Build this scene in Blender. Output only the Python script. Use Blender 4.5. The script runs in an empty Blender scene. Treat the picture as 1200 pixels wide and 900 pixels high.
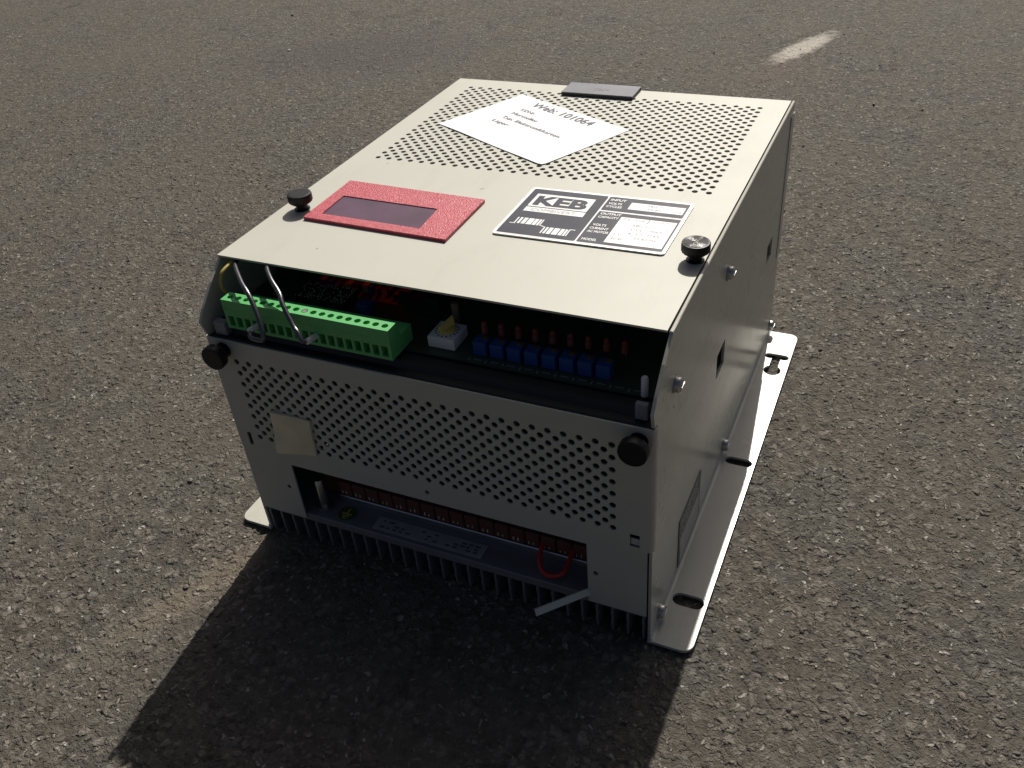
import bpy, bmesh, math, random
import numpy as np
from mathutils import Vector, Matrix, Euler
from mathutils.geometry import delaunay_2d_cdt

random.seed(7)
S = bpy.context.scene
COL = S.collection

# ------------------------------------------------------------------ camera
cam_d = bpy.data.cameras.new('camera')
cam = bpy.data.objects.new('camera', cam_d)
COL.objects.link(cam)
cam.location = (0.2695, -0.3792, 0.5146)
cam.rotation_euler = Euler((0.9351, 0.0766, 0.4200), 'XYZ')
cam_d.sensor_fit = 'HORIZONTAL'
cam_d.sensor_width = 36.0
cam_d.lens = 1055.4 / 1200 * 36.0
cam_d.clip_start = 0.01
cam_d.clip_end = 200
S.camera = cam

# ------------------------------------------------------------------ sky, sun, exposure
SUN = Vector((0.1125, -1.0009, -1.0)).normalized()       # direction the light travels
world = bpy.data.worlds.new('World')
S.world = world
world.use_nodes = True
wn = world.node_tree.nodes
bg = wn['Background']
sky = wn.new('ShaderNodeTexSky')
sky.sky_type = 'NISHITA'
sky.sun_disc = False
sky.sun_elevation = math.radians(44.8)
sky.air_density = 0.55
sky.dust_density = 5.5
sky.ozone_density = 1.0
sky.sun_rotation = math.atan2(-SUN.x, -SUN.y)
world.node_tree.links.new(sky.outputs[0], bg.inputs[0])
bg.inputs[1].default_value = 0.05
sun_d = bpy.data.lights.new('sun', 'SUN')
sun_d.energy = 5.0
sun_d.angle = math.radians(0.53)
sun_d.color = (1.0, 0.955, 0.88)
sun = bpy.data.objects.new('sun', sun_d)
COL.objects.link(sun)
sun.location = (-0.3, 3, 3)
sun.rotation_euler = SUN.to_track_quat('-Z', 'Y').to_euler()
S.view_settings.view_transform = 'Standard'
S.view_settings.look = 'None'
S.view_settings.gamma = 1
S.view_settings.use_curve_mapping = False
S.view_settings.exposure = -0.04
S.cycles.use_denoising = True
S.cycles.max_bounces = 8
S.cycles.transparent_max_bounces = 12

# ------------------------------------------------------------------ helpers: materials
def nmat(name):
    m = bpy.data.materials.new(name)
    m.use_nodes = True
    nt = m.node_tree
    return m, nt, nt.nodes, nt.links, nt.nodes['Principled BSDF']

def plain(name, col, rough=0.5, metal=0.0, spec=0.5, nscale=60, var=0.12, bump=0.0, bscale=400, coat=0.0):
    m, nt, N, L, B = nmat(name)
    tc = N.new('ShaderNodeTexCoord')
    nz = N.new('ShaderNodeTexNoise'); nz.inputs['Scale'].default_value = nscale; nz.inputs['Detail'].default_value = 5
    L.new(tc.outputs['Object'], nz.inputs['Vector'])
    mx = N.new('ShaderNodeMix'); mx.data_type = 'RGBA'
    mx.inputs[6].default_value = (*[c * (1 - var) for c in col], 1)
    mx.inputs[7].default_value = (*[min(1, c * (1 + var)) for c in col], 1)
    L.new(nz.outputs[0], mx.inputs[0]); L.new(mx.outputs[2], B.inputs['Base Color'])
    mr = N.new('ShaderNodeMapRange'); mr.inputs[3].default_value = max(0.03, rough - 0.07); mr.inputs[4].default_value = min(1, rough + 0.07)
    L.new(nz.outputs[0], mr.inputs[0]); L.new(mr.outputs[0], B.inputs['Roughness'])
    B.inputs['Metallic'].default_value = metal
    B.inputs['Specular IOR Level'].default_value = spec
    B.inputs['Coat Weight'].default_value = coat
    if bump:
        n2 = N.new('ShaderNodeTexNoise'); n2.inputs['Scale'].default_value = bscale; n2.inputs['Detail'].default_value = 3
        L.new(tc.outputs['Object'], n2.inputs['Vector'])
        b = N.new('ShaderNodeBump'); b.inputs['Strength'].default_value = bump; b.inputs['Distance'].default_value = 0.0005
        L.new(n2.outputs[0], b.inputs['Height']); L.new(b.outputs[0], B.inputs['Normal'])
    return m

def paint(name, col, rough, specks=0.5, vs=42, spec=.32, grime=.14):
    """old beige enamel: slight cloudiness, small dark chips, fine orange peel"""
    m, nt, N, L, B = nmat(name)
    tc = N.new('ShaderNodeTexCoord')
    n1 = N.new('ShaderNodeTexNoise'); n1.inputs['Scale'].default_value = 9; n1.inputs['Detail'].default_value = 6
    L.new(tc.outputs['Object'], n1.inputs['Vector'])
    mx = N.new('ShaderNodeMix'); mx.data_type = 'RGBA'
    mx.inputs[6].default_value = (col[0] * .93, col[1] * .925, col[2] * .90, 1)
    mx.inputs[7].default_value = (col[0] * 1.05, col[1] * 1.05, col[2] * 1.05, 1)
    L.new(n1.outputs[0], mx.inputs[0])
    # dark specks
    v = N.new('ShaderNodeTexVoronoi'); v.inputs['Scale'].default_value = vs
    nd = N.new('ShaderNodeTexNoise'); nd.inputs['Scale'].default_value = 300
    L.new(tc.outputs['Object'], nd.inputs['Vector'])
    vadd = N.new('ShaderNodeMix'); vadd.data_type = 'RGBA'; vadd.blend_type = 'LINEAR_LIGHT'; vadd.inputs[0].default_value = 0.004
    L.new(tc.outputs['Object'], vadd.inputs[6]); L.new(nd.outputs[1], vadd.inputs[7])
    L.new(vadd.outputs[2], v.inputs['Vector'])
    sz = N.new('ShaderNodeMath'); sz.operation = 'MULTIPLY'; sz.inputs[1].default_value = 0.085
    sep = N.new('ShaderNodeSeparateColor'); L.new(v.outputs['Color'], sep.inputs[0])
    pw = N.new('ShaderNodeMath'); pw.operation = 'POWER'; pw.inputs[1].default_value = 2.6
    L.new(sep.outputs[0], pw.inputs[0]); L.new(pw.outputs[0], sz.inputs[0])
    lt = N.new('ShaderNodeMath'); lt.operation = 'LESS_THAN'
    L.new(v.outputs['Distance'], lt.inputs[0]); L.new(sz.outputs[0], lt.inputs[1])
    am = N.new('ShaderNodeMath'); am.operation = 'MULTIPLY'; am.inputs[1].default_value = specks
    L.new(lt.outputs[0], am.inputs[0])
    m2 = N.new('ShaderNodeMix'); m2.data_type = 'RGBA'; m2.inputs[7].default_value = (.09, .07, .05, 1)
    L.new(am.outputs[0], m2.inputs[0]); L.new(mx.outputs[2], m2.inputs[6])
    # handling grime and rubbed streaks
    mp = N.new('ShaderNodeMapping'); mp.inputs['Scale'].default_value = (1, .35, 1.6); mp.inputs['Rotation'].default_value = (.2, .3, .5)
    L.new(tc.outputs['Object'], mp.inputs[0])
    ng = N.new('ShaderNodeTexNoise'); ng.inputs['Scale'].default_value = 34; ng.inputs['Detail'].default_value = 9; ng.inputs['Roughness'].default_value = .72
    L.new(mp.outputs[0], ng.inputs['Vector'])
    gr_ = N.new('ShaderNodeMapRange'); gr_.inputs[1].default_value = .52; gr_.inputs[2].default_value = .74; gr_.inputs[3].default_value = 0; gr_.inputs[4].default_value = grime
    L.new(ng.outputs[0], gr_.inputs[0])
    m3 = N.new('ShaderNodeMix'); m3.data_type = 'RGBA'; m3.inputs[7].default_value = (.20, .175, .13, 1)
    L.new(gr_.outputs[0], m3.inputs[0]); L.new(m2.outputs[2], m3.inputs[6])
    L.new(m3.outputs[2], B.inputs['Base Color'])
    B.inputs['Specular IOR Level'].default_value = spec
    n3 = N.new('ShaderNodeTexNoise'); n3.inputs['Scale'].default_value = 25; n3.inputs['Detail'].default_value = 4
    L.new(tc.outputs['Object'], n3.inputs['Vector'])
    mr = N.new('ShaderNodeMapRange'); mr.inputs[3].default_value = rough - .05; mr.inputs[4].default_value = rough + .07
    L.new(n3.outputs[0], mr.inputs[0]); L.new(mr.outputs[0], B.inputs['Roughness'])
    n2 = N.new('ShaderNodeTexNoise'); n2.inputs['Scale'].default_value = 900; n2.inputs['Detail'].default_value = 2
    L.new(tc.outputs['Object'], n2.inputs['Vector'])
    b = N.new('ShaderNodeBump'); b.inputs['Strength'].default_value = .12; b.inputs['Distance'].default_value = .0004
    L.new(n2.outputs[0], b.inputs['Height']); L.new(b.outputs[0], B.inputs['Normal'])
    return m

M = {}
BEIGE = (0.490, 0.485, 0.425)
M['paint'] = paint('beige_enamel', BEIGE, 0.50)
M['paint_side'] = paint('beige_enamel_smooth', BEIGE, 0.25, .8, 75, .5, .34)
M['black'] = plain('black_plastic', (.006, .006, .008), .45, spec=.3, var=.2, bump=.2, bscale=900)
M['rubber'] = plain('black_rail', (.010, .011, .013), .55, var=.2)
M['zinc'] = plain('zinc_steel', (.45, .45, .44), .33, 1.0, var=.2)
M['alu'] = plain('aluminium', (.62, .62, .61), .38, 1.0, var=.1)
M['heatsink'] = plain('heatsink_aluminium', (.21, .21, .22), .58, .3, var=.2, nscale=90)
M['darkmetal'] = plain('dark_interior', (.045, .042, .036), .7, var=.3)
M['pcb'] = plain('circuit_board_green', (.026, .052, .034), .42, var=.25, nscale=150)
M['green'] = plain('green_nylon', (.10, .42, .13), .45, var=.06)
M['greenin'] = plain('green_nylon_inside', (.05, .21, .06), .6, var=.1)
M['blue'] = plain('blue_trimmer', (.010, .058, .23), .4, var=.1)
M['brass'] = plain('brass_screw', (.55, .42, .18), .35, 1.0)
M['white'] = plain('white_plastic', (.72, .72, .70), .45, var=.05)
M['paper'] = plain('paper', (.80, .81, .82), .75, var=.012, nscale=25)
M['ink'] = plain('grey_ink', (.17, .17, .20), .8, var=.3, nscale=900)
M['inkfaint'] = plain('faint_ink', (.30, .30, .31), .8, var=.2, nscale=900)
M['print_white'] = plain('white_print', (.72, .72, .71), .45, var=.02)
M['print_dark'] = plain('dark_grey_print', (.040, .045, .062), .22, spec=.5, var=.12, nscale=40)
M['tag'] = plain('grey_engraving_plate', (.20, .205, .23), .27, var=.06)
M['tagedge'] = plain('dark_tag_core', (.04, .04, .045), .5)
M['yellow'] = plain('yellow_knob', (.62, .50, .13), .5, var=.06)
M['amber'] = plain('yellowed_resin', (.68, .61, .42), .35, var=.28, nscale=38)
M['redwire'] = plain('red_insulation', (.55, .03, .03), .4)
M['yellowwire'] = plain('yellow_insulation', (.45, .33, .10), .5)
M['redstrip'] = plain('red_terminal_plastic', (.12, .042, .030), .6, var=.2)
M['tie'] = plain('pale_strip', (.50, .56, .52), .45, var=.05)
M['shield'] = plain('tinned_wire', (.13, .13, .14), .30, .85, var=.25, nscale=500)
M['chip'] = plain('chip_black', (.02, .02, .02), .5)
M['resistor'] = plain('brown_resistor', (.22, .15, .10), .5)
M['sidelabel'] = plain('grey_side_label', (.10, .098, .09), .45, var=.2, nscale=120)
M['sidelabel2'] = plain('pale_side_label', (.40, .395, .37), .45, var=.2, nscale=150)

def led_mat():
    m, nt, N, L, B = nmat('orange_led_resin')
    B.inputs['Base Color'].default_value = (.34, .065, .03, 1)
    B.inputs['Roughness'].default_value = .25
    B.inputs['Transmission Weight'].default_value = .35
    return m
M['led'] = led_mat()

def red_acrylic():
    """textured border of the red acrylic sheet: fine sparkling grain"""
    m, nt, N, L, B = nmat('red_textured_acrylic')
    tc = N.new('ShaderNodeTexCoord')
    nz = N.new('ShaderNodeTexVoronoi'); nz.inputs['Scale'].default_value = 1100
    L.new(tc.outputs['Object'], nz.inputs['Vector'])
    mx = N.new('ShaderNodeMix'); mx.data_type = 'RGBA'
    mx.inputs[6].default_value = (.34, .022, .038, 1); mx.inputs[7].default_value = (.62, .14, .17, 1)
    L.new(nz.outputs['Color'], mx.inputs[0]); L.new(mx.outputs[2], B.inputs['Base Color'])
    n2 = N.new('ShaderNodeTexNoise'); n2.inputs['Scale'].default_value = 1000; n2.inputs['Detail'].default_value = 2
    L.new(tc.outputs['Object'], n2.inputs['Vector'])
    b = N.new('ShaderNodeBump'); b.inputs['Strength'].default_value = .8; b.inputs['Distance'].default_value = .0008
    L.new(n2.outputs[0], b.inputs['Height']); L.new(b.outputs[0], B.inputs['Normal'])
    B.inputs['Roughness'].default_value = .34; B.inputs['Specular IOR Level'].default_value = .35
    return m
M['red'] = red_acrylic()

def red_pane():
    m, nt, N, L, B = nmat('red_clear_acrylic')
    N.remove(B)
    out = N['Material Output']
    tr = N.new('ShaderNodeBsdfTransparent'); tr.inputs[0].default_value = (.40, .035, .045, 1)
    gl = N.new('ShaderNodeBsdfGlossy'); gl.inputs['Roughness'].default_value = .06; gl.inputs[0].default_value = (1, 1, 1, 1)
    lw = N.new('ShaderNodeLayerWeight'); lw.inputs[0].default_value = .5
    pw = N.new('ShaderNodeMath'); pw.operation = 'POWER'; pw.inputs[1].default_value = 3.5; L.new(lw.outputs['Facing'], pw.inputs[0])
    fr = N.new('ShaderNodeMath'); fr.operation = 'MULTIPLY_ADD'; fr.inputs[1].default_value = .85; fr.inputs[2].default_value = .05; L.new(pw.outputs[0], fr.inputs[0])
    mx = N.new('ShaderNodeMixShader')
    L.new(fr.outputs[0], mx.inputs[0]); L.new(tr.outputs[0], mx.inputs[1]); L.new(gl.outputs[0], mx.inputs[2])
    df = N.new('ShaderNodeBsdfDiffuse'); df.inputs[0].default_value = (.40, .25, .38, 1)      # purple sky reflection painted in as a diffuse haze
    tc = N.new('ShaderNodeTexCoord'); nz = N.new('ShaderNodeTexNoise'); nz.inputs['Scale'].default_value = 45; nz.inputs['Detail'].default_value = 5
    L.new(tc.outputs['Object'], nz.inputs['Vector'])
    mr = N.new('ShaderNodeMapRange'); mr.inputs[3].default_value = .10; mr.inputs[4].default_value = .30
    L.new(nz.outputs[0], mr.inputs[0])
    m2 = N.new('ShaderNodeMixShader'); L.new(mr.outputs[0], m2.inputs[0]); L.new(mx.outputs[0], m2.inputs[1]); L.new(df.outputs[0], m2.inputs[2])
    L.new(m2.outputs[0], out.inputs[0])
    return m
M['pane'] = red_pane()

def knob_top():
    """turned metal face: concentric grooves"""
    m, nt, N, L, B = nmat('turned_knob_face')
    tc = N.new('ShaderNodeTexCoord')
    wv = N.new('ShaderNodeTexWave'); wv.wave_type = 'RINGS'; wv.rings_direction = 'Z'; wv.inputs['Scale'].default_value = 700; wv.inputs['Distortion'].default_value = .6
    L.new(tc.outputs['Object'], wv.inputs['Vector'])
    b = N.new('ShaderNodeBump'); b.inputs['Strength'].default_value = .35; b.inputs['Distance'].default_value = .0003
    L.new(wv.outputs[0], b.inputs['Height']); L.new(b.outputs[0], B.inputs['Normal'])
    B.inputs['Base Color'].default_value = (.07, .07, .07, 1)
    B.inputs['Metallic'].default_value = .8; B.inputs['Roughness'].default_value = .24
    return m
M['knobtop'] = knob_top()

# ------------------------------------------------------------------ helpers: geometry
def link(name, me, mat, parent=None, smooth=False):
    me.materials.clear()
    me.materials.append(mat)
    if smooth:
        for p in me.polygons: p.use_smooth = True
    o = bpy.data.objects.new(name, me)
    COL.objects.link(o)
    if parent is not None: o.parent = parent
    return o

def done(name, bm, mat, parent=None, smooth=False, recalc=True, auto=None):
    if recalc: bmesh.ops.recalc_face_normals(bm, faces=bm.faces)
    me = bpy.data.meshes.new(name)
    bm.to_mesh(me); bm.free()
    o = link(name, me, mat, parent, smooth)
    if auto is not None:
        me.polygons.foreach_set('use_smooth', [True] * len(me.polygons))
        me.set_sharp_from_angle(angle=math.radians(auto))
    return o

def copy(o, loc=None, rot=None, parent=None):
    c = o.copy()
    COL.objects.link(c)
    c.parent = parent if parent is not None else o.parent
    if loc is not None: c.location = loc
    if rot is not None: c.rotation_euler = rot
    return c

def box(bm, x0, x1, y0, y1, z0, z1, bev=0.0, seg=2):
    v = [bm.verts.new(c) for c in ((x0, y0, z0), (x1, y0, z0), (x1, y1, z0), (x0, y1, z0), (x0, y0, z1), (x1, y0, z1), (x1, y1, z1), (x0, y1, z1))]
    fs = [bm.faces.new([v[i] for i in q]) for q in ((3, 2, 1, 0), (4, 5, 6, 7), (0, 1, 5, 4), (1, 2, 6, 5), (2, 3, 7, 6), (3, 0, 4, 7))]
    if bev:
        es = list({e for f in fs for e in f.edges})
        bmesh.ops.bevel(bm, geom=es, offset=bev, segments=seg, affect='EDGES', profile=.5)

def lathe(bm, prof, n=24, axis='z', at=(0, 0, 0), cap=True):
    rings = []
    for r, h in prof:
        ring = []
        for k in range(n):
            a = 2 * math.pi * k / n
            c, s = r * math.cos(a), r * math.sin(a)
            p = {'z': (c, s, h), 'y': (c, h, s), 'x': (h, c, s)}[axis]
            ring.append(bm.verts.new((p[0] + at[0], p[1] + at[1], p[2] + at[2])))
        rings.append(ring)
    for a, b in zip(rings, rings[1:]):
        for k in range(n):
            bm.faces.new((a[k], a[(k + 1) % n], b[(k + 1) % n], b[k]))
    if cap:
        bm.faces.new(rings[0]); bm.faces.new(rings[-1])

def tube(bm, pts, r, n=8, sub=6):
    P = [Vector(p) for p in pts]
    Q = []
    for i in range(len(P) - 1):                       # Catmull-Rom through the points
        p0 = P[max(i - 1, 0)]; p1 = P[i]; p2 = P[i + 1]; p3 = P[min(i + 2, len(P) - 1)]
        for k in range(sub):
            t = k / sub
            Q.append(.5 * ((2 * p1) + (p2 - p0) * t + (2 * p0 - 5 * p1 + 4 * p2 - p3) * t * t + (3 * p1 - p0 - 3 * p2 + p3) * t ** 3))
    Q.append(P[-1])
    up = Vector((.3, .2, 1)).normalized(); rings = []
    for i, q in enumerate(Q):
        d = (Q[min(i + 1, len(Q) - 1)] - Q[max(i - 1, 0)]).normalized()
        a = d.cross(up).normalized(); b = a.cross(d).normalized(); up = b
        rings.append([bm.verts.new(q + r * (math.cos(2 * math.pi * k / n) * a + math.sin(2 * math.pi * k / n) * b)) for k in range(n)])
    for a, b in zip(rings, rings[1:]):
        for k in range(n): bm.faces.new((a[k], a[(k + 1) % n], b[(k + 1) % n], b[k]))
    bm.faces.new(rings[0]); bm.faces.new(rings[-1])

def inside(poly, x, y):
    c = False
    j = len(poly) - 1
    for i in range(len(poly)):
        xi, yi = poly[i]; xj, yj = poly[j]
        if (yi > y) != (yj > y) and x < (xj - xi) * (y - yi) / (yj - yi) + xi: c = not c
        j = i
    return c

def sheet(bm, outline, holes, thick, f):
    """sheet metal: outline with holes (2-D loops), given thickness; f(u, v, w) -> point, w = 0 outer face, thick = inner"""
    vs, es = [], []
    for loop in [outline] + holes:
        b = len(vs); n = len(loop)
        vs += [Vector(p) for p in loop]
        es += [(b + i, b + (i + 1) % n) for i in range(n)]
    ov, oe, of = delaunay_2d_cdt(vs, es, [], 0, 1e-8)[:3]
    cell = .02; grid = {}
    for h in holes:
        xs = [p[0] for p in h]; ys = [p[1] for p in h]
        for i in range(int(math.floor(min(xs) / cell)), int(math.floor(max(xs) / cell)) + 1):
            for j in range(int(math.floor(min(ys) / cell)), int(math.floor(max(ys) / cell)) + 1):
                grid.setdefault((i, j), []).append((min(xs), max(xs), min(ys), max(ys), h))
    keep = []
    for t in of:
        cx = sum(ov[i].x for i in t) / len(t); cy = sum(ov[i].y for i in t) / len(t)
        if not inside(outline, cx, cy): continue
        bad = False
        for x0, x1, y0, y1, h in grid.get((int(math.floor(cx / cell)), int(math.floor(cy / cell))), ()):
            if x0 < cx < x1 and y0 < cy < y1 and inside(h, cx, cy): bad = True; break
        if not bad: keep.append(t)
    A = [bm.verts.new(f(p.x, p.y, 0)) for p in ov]
    B = [bm.verts.new(f(p.x, p.y, thick)) for p in ov]
    cnt = {}
    for t in keep:
        bm.faces.new([A[i] for i in t]); bm.faces.new([B[i] for i in reversed(t)])
        for i in range(len(t)):
            a, b = t[i], t[(i + 1) % len(t)]
            k = (min(a, b), max(a, b)); cnt[k] = cnt.get(k, []) + [(a, b)]
    for k, l in cnt.items():
        if len(l) == 1:
            a, b = l[0]; bm.faces.new((A[b], A[a], B[a], B[b]))
    for v in A + B:
        if not v.link_faces: bm.verts.remove(v)

def circ(x, y, r, n=12):
    return [(x + r * math.cos(2 * math.pi * (k + .5) / n), y + r * math.sin(2 * math.pi * (k + .5) / n)) for k in range(n)]

def rect(x0, x1, y0, y1): return [(x0, y0), (x1, y0), (x1, y1), (x0, y1)]

def rrect(x0, x1, y0, y1, r, n=5):
    out = []
    for cx, cy, a0 in ((x1 - r, y1 - r, 0), (x0 + r, y1 - r, 90), (x0 + r, y0 + r, 180), (x1 - r, y0 + r, 270)):
        for k in range(n + 1):
            a = math.radians(a0 + 90 * k / n); out.append((cx + r * math.cos(a), cy + r * math.sin(a)))
    return out

def flat(bm, loop, z, f=None):
    bm.faces.new([bm.verts.new(f(x, y) if f else (x, y, z)) for x, y in loop])

_text_cache = {}
def text_bm(bm, s, width, cap, org, f, weight=0.0, align='LEFT'):
    """lettering as flat mesh: scaled to the given width and cap height, put through f(u, v)"""
    key = (s, weight)
    if key not in _text_cache:
        c = bpy.data.curves.new('lettering', 'FONT'); c.body = s; c.size = 1; c.resolution_u = 3; c.offset = weight
        o = bpy.data.objects.new('lettering', c); COL.objects.link(o)
        dg = bpy.context.evaluated_depsgraph_get(); dg.update()
        me = bpy.data.meshes.new_from_object(o.evaluated_get(dg))
        _text_cache[key] = ([tuple(v.co) for v in me.vertices], [tuple(p.vertices) for p in me.polygons])
        bpy.data.objects.remove(o); bpy.data.curves.remove(c); bpy.data.meshes.remove(me)
    V, F = _text_cache[key]
    x0 = min(v[0] for v in V); x1 = max(v[0] for v in V)
    sx = width / (x1 - x0); sy = cap / .73
    nv = [bm.verts.new(f(org[0] + (v[0] - x0) * sx, org[1] + v[1] * sy)) for v in V]
    for p in F:
        try: bm.faces.new([nv[i] for i in p])
        except ValueError: pass

def thing(name, label, cat, loc=(0, 0, 0)):
    o = bpy.data.objects.new(name, None); COL.objects.link(o); o.location = loc
    o.empty_display_size = .05
    o['label'] = label; o['category'] = cat
    return o

# ------------------------------------------------------------------ ground
def asphalt():
    m, nt, N, L, B = nmat('asphalt')
    m.displacement_method = 'BOTH'
    out = N['Material Output']
    tc = N.new('ShaderNodeTexCoord')
    def math_(op, a, b=None, clamp=False):
        n = N.new('ShaderNodeMath'); n.operation = op; n.use_clamp = clamp
        for i, x in enumerate((a, b)):
            if x is None: continue
            if isinstance(x, (int, float)): n.inputs[i].default_value = x
            else: L.new(x, n.inputs[i])
        return n.outputs[0]
    def noise(scale, detail=4, rough=.5, src=None):
        n = N.new('ShaderNodeTexNoise'); n.inputs['Scale'].default_value = scale; n.inputs['Detail'].default_value = detail; n.inputs['Roughness'].default_value = rough
        L.new(src or tc.outputs['Object'], n.inputs['Vector']); return n
    def rng(x, a, b, c=0., d=1.):
        n = N.new('ShaderNodeMapRange'); n.interpolation_type = 'SMOOTHSTEP'
        L.new(x, n.inputs[0])
        for i, k in enumerate((a, b, c, d)): n.inputs[i + 1].default_value = k
        return n.outputs[0]
    def mixc(fac, a, b):
        n = N.new('ShaderNodeMix'); n.data_type = 'RGBA'
        if isinstance(fac, float): n.inputs[0].default_value = fac
        else: L.new(fac, n.inputs[0])
        for i, x in ((6, a), (7, b)):
            if isinstance(x, tuple): n.inputs[i].default_value = (*x, 1)
            else: L.new(x, n.inputs[i])
        return n.outputs[2]
    warp = noise(110, 3)
    wv = N.new('ShaderNodeMix'); wv.data_type = 'RGBA'; wv.blend_type = 'LINEAR_LIGHT'; wv.inputs[0].default_value = .006
    L.new(tc.outputs['Object'], wv.inputs[6]); L.new(warp.outputs[1], wv.inputs[7])
    def vor(scale):
        v = N.new('ShaderNodeTexVoronoi'); v.inputs['Scale'].default_value = scale; v.voronoi_dimensions = '2D'
        L.new(wv.outputs[2], v.inputs['Vector'])
        s = N.new('ShaderNodeSeparateColor'); L.new(v.outputs['Color'], s.inputs[0])
        return v.outputs['Distance'], s.outputs
    dA, cA = vor(140)       # coarse aggregate, about 8 mm
    dB, cB = vor(290)       # 4 mm
    dC, cC = vor(640)       # sand
    def stones(d, c, pres):
        dome = rng(d, .52, .20)
        p = rng(c[0], pres, pres + .08)
        return math_('MULTIPLY', dome, p)
    sA = stones(dA, cA, .55); sB = stones(dB, cB, .45); sC = stones(dC, cC, .35)
    # each stone top is tilted a little its own way
    tilt = math_('MULTIPLY', math_('SUBTRACT', cA[2], .5), dA)
    hA = math_('MULTIPLY', sA, math_('ADD', math_('ADD', math_('MULTIPLY', cA[1], .75), .35), tilt))
    hB = math_('MULTIPLY', sB, math_('ADD', math_('MULTIPLY', cB[1], .6), .2))
    hC = math_('MULTIPLY', sC, .20)
    fine = noise(1300, 4, .6)
    grit = noise(330, 5, .65)
    mid = noise(60, 4, .6)
    h = math_('MAXIMUM', hA, hB)
    h = math_('ADD', h, hC)
    h = math_('ADD', h, math_('MULTIPLY', fine.outputs[0], .25))
    h = math_('ADD', h, math_('MULTIPLY', grit.outputs[0], 1.15))
    h = math_('ADD', h, math_('MULTIPLY', mid.outputs[0], .9))
    pits = rng(noise(95, 4, .6).outputs[0], .40, .30)
    h = math_('SUBTRACT', h, math_('MULTIPLY', pits, .8))
    # colour: worn bitumen film and stones of nearly the same grey, brownish and olive patches
    bit = mixc(noise(200, 5, .65).outputs[0], (.036, .033, .028), (.150, .136, .113))
    stA = mixc(cA[2], (.062, .059, .052), (.235, .216, .182))
    stB = mixc(cB[2], (.045, .043, .038), (.240, .218, .184))
    brt = math_('GREATER_THAN', cB[1], .935)
    stB = mixc(brt, stB, (.42, .40, .36))
    col = mixc(math_('MULTIPLY', sB, .80), bit, stB)
    col = mixc(math_('MULTIPLY', sA, .65), col, stA)
    # patches of differing hue: reddish brown, olive, blue grey
    def mul(c, k):
        n = N.new('ShaderNodeMix'); n.data_type = 'RGBA'; n.blend_type = 'MULTIPLY'; n.inputs[0].default_value = 1
        L.new(c, n.inputs[6]); L.new(k, n.inputs[7]); return n.outputs[2]
    patch = rng(noise(9, 6, .65).outputs[0], .38, .62)
    col = mul(col, mixc(patch, (1.035, .995, .985), (.965, .99, 1.0)))
    patch2 = rng(noise(24, 5, .6).outputs[0], .52, .72)
    col = mul(col, mixc(patch2, (1., 1., 1.), (.90, .925, .96)))
    mott = noise(85, 6, .8)
    mr_ = rng(mott.outputs[0], .30, .70, .66, 1.34)
    cmb = N.new('ShaderNodeCombineColor'); [L.new(mr_, cmb.inputs[k_]) for k_ in range(3)]
    col = mul(col, cmb.outputs[0])
    rustn = rng(noise(17, 4, .6).outputs[0], .66, .74)
    col = mixc(math_('MULTIPLY', rustn, .22), col, (.17, .095, .055))
    # hairline cracks, only here and there
    ck = N.new('ShaderNodeTexVoronoi'); ck.feature = 'DISTANCE_TO_EDGE'; ck.voronoi_dimensions = '2D'; ck.inputs['Scale'].default_value = 5.5
    wv2 = N.new('ShaderNodeMix'); wv2.data_type = 'RGBA'; wv2.blend_type = 'LINEAR_LIGHT'; wv2.inputs[0].default_value = .07
    L.new(tc.outputs['Object'], wv2.inputs[6]); L.new(noise(16, 6, .7).outputs[1], wv2.inputs[7]); L.new(wv2.outputs[2], ck.inputs['Vector'])
    crack = math_('MULTIPLY', rng(ck.outputs['Distance'], .012, .004), rng(noise(4.5, 3).outputs[0], .50, .60))
    h = math_('SUBTRACT', h, math_('MULTIPLY', crack, .6))
    col = mixc(math_('MULTIPLY', crack, .4), col, (.03, .027, .023))
    big = noise(3.2, 5)
    dust = rng(big.outputs[0], .40, .72, .0, .35)
    col = mixc(dust, col, (.128, .112, .090))
    # sandy deposit beside the left flange
    def blob(cx, cy, ax, ang, la, lb, edge, rough):
        mp = N.new('ShaderNodeMapping'); mp.vector_type = 'TEXTURE'
        mp.inputs['Location'].default_value = (cx, cy, 0); mp.inputs['Rotation'].default_value = (0, 0, math.radians(ang)); mp.inputs['Scale'].default_value = (la, lb, 1)
        L.new(tc.outputs['Object'], mp.inputs[0])
        ln = N.new('ShaderNodeVectorMath'); ln.operation = 'LENGTH'; L.new(mp.outputs[0], ln.inputs[0])
        nn = noise(rough, 4)
        r = math_('ADD', ln.outputs['Value'], math_('MULTIPLY', math_('SUBTRACT', nn.outputs[0], .5), 1.3))
        return rng(r, 1.0 + edge, 1.0 - edge)
    sand = blob(-.174, -.070, 0, 66, .090, .015, .7, 90)
    col = mixc(math_('MULTIPLY', sand, .45), col, (.225, .19, .14))
    spot = blob(.034, 1.350, 0, 70, .090, .022, .5, 60)
    col = mixc(math_('MULTIPLY', spot, .9), col, (.50, .46, .40))
    rust = blob(.005, 1.205, 0, 60, .06, .035, .7, 60)
    col = mixc(math_('MULTIPLY', rust, .25), col, (.16, .105, .075))
    tar = blob(-.80, 1.18, 0, 20, .22, .13, .6, 12)
    col = mixc(math_('MULTIPLY', tar, .38), col, (.065, .063, .060))
    L.new(col, B.inputs['Base Color'])
    B.inputs['Roughness'].default_value = .82
    B.inputs['Specular IOR Level'].default_value = .22
    dp = N.new('ShaderNodeDisplacement'); dp.inputs['Midlevel'].default_value = 2.5; dp.inputs['Scale'].default_value = .0019
    L.new(h, dp.inputs['Height']); L.new(dp.outputs[0], out.inputs['Displacement'])
    return m

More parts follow.
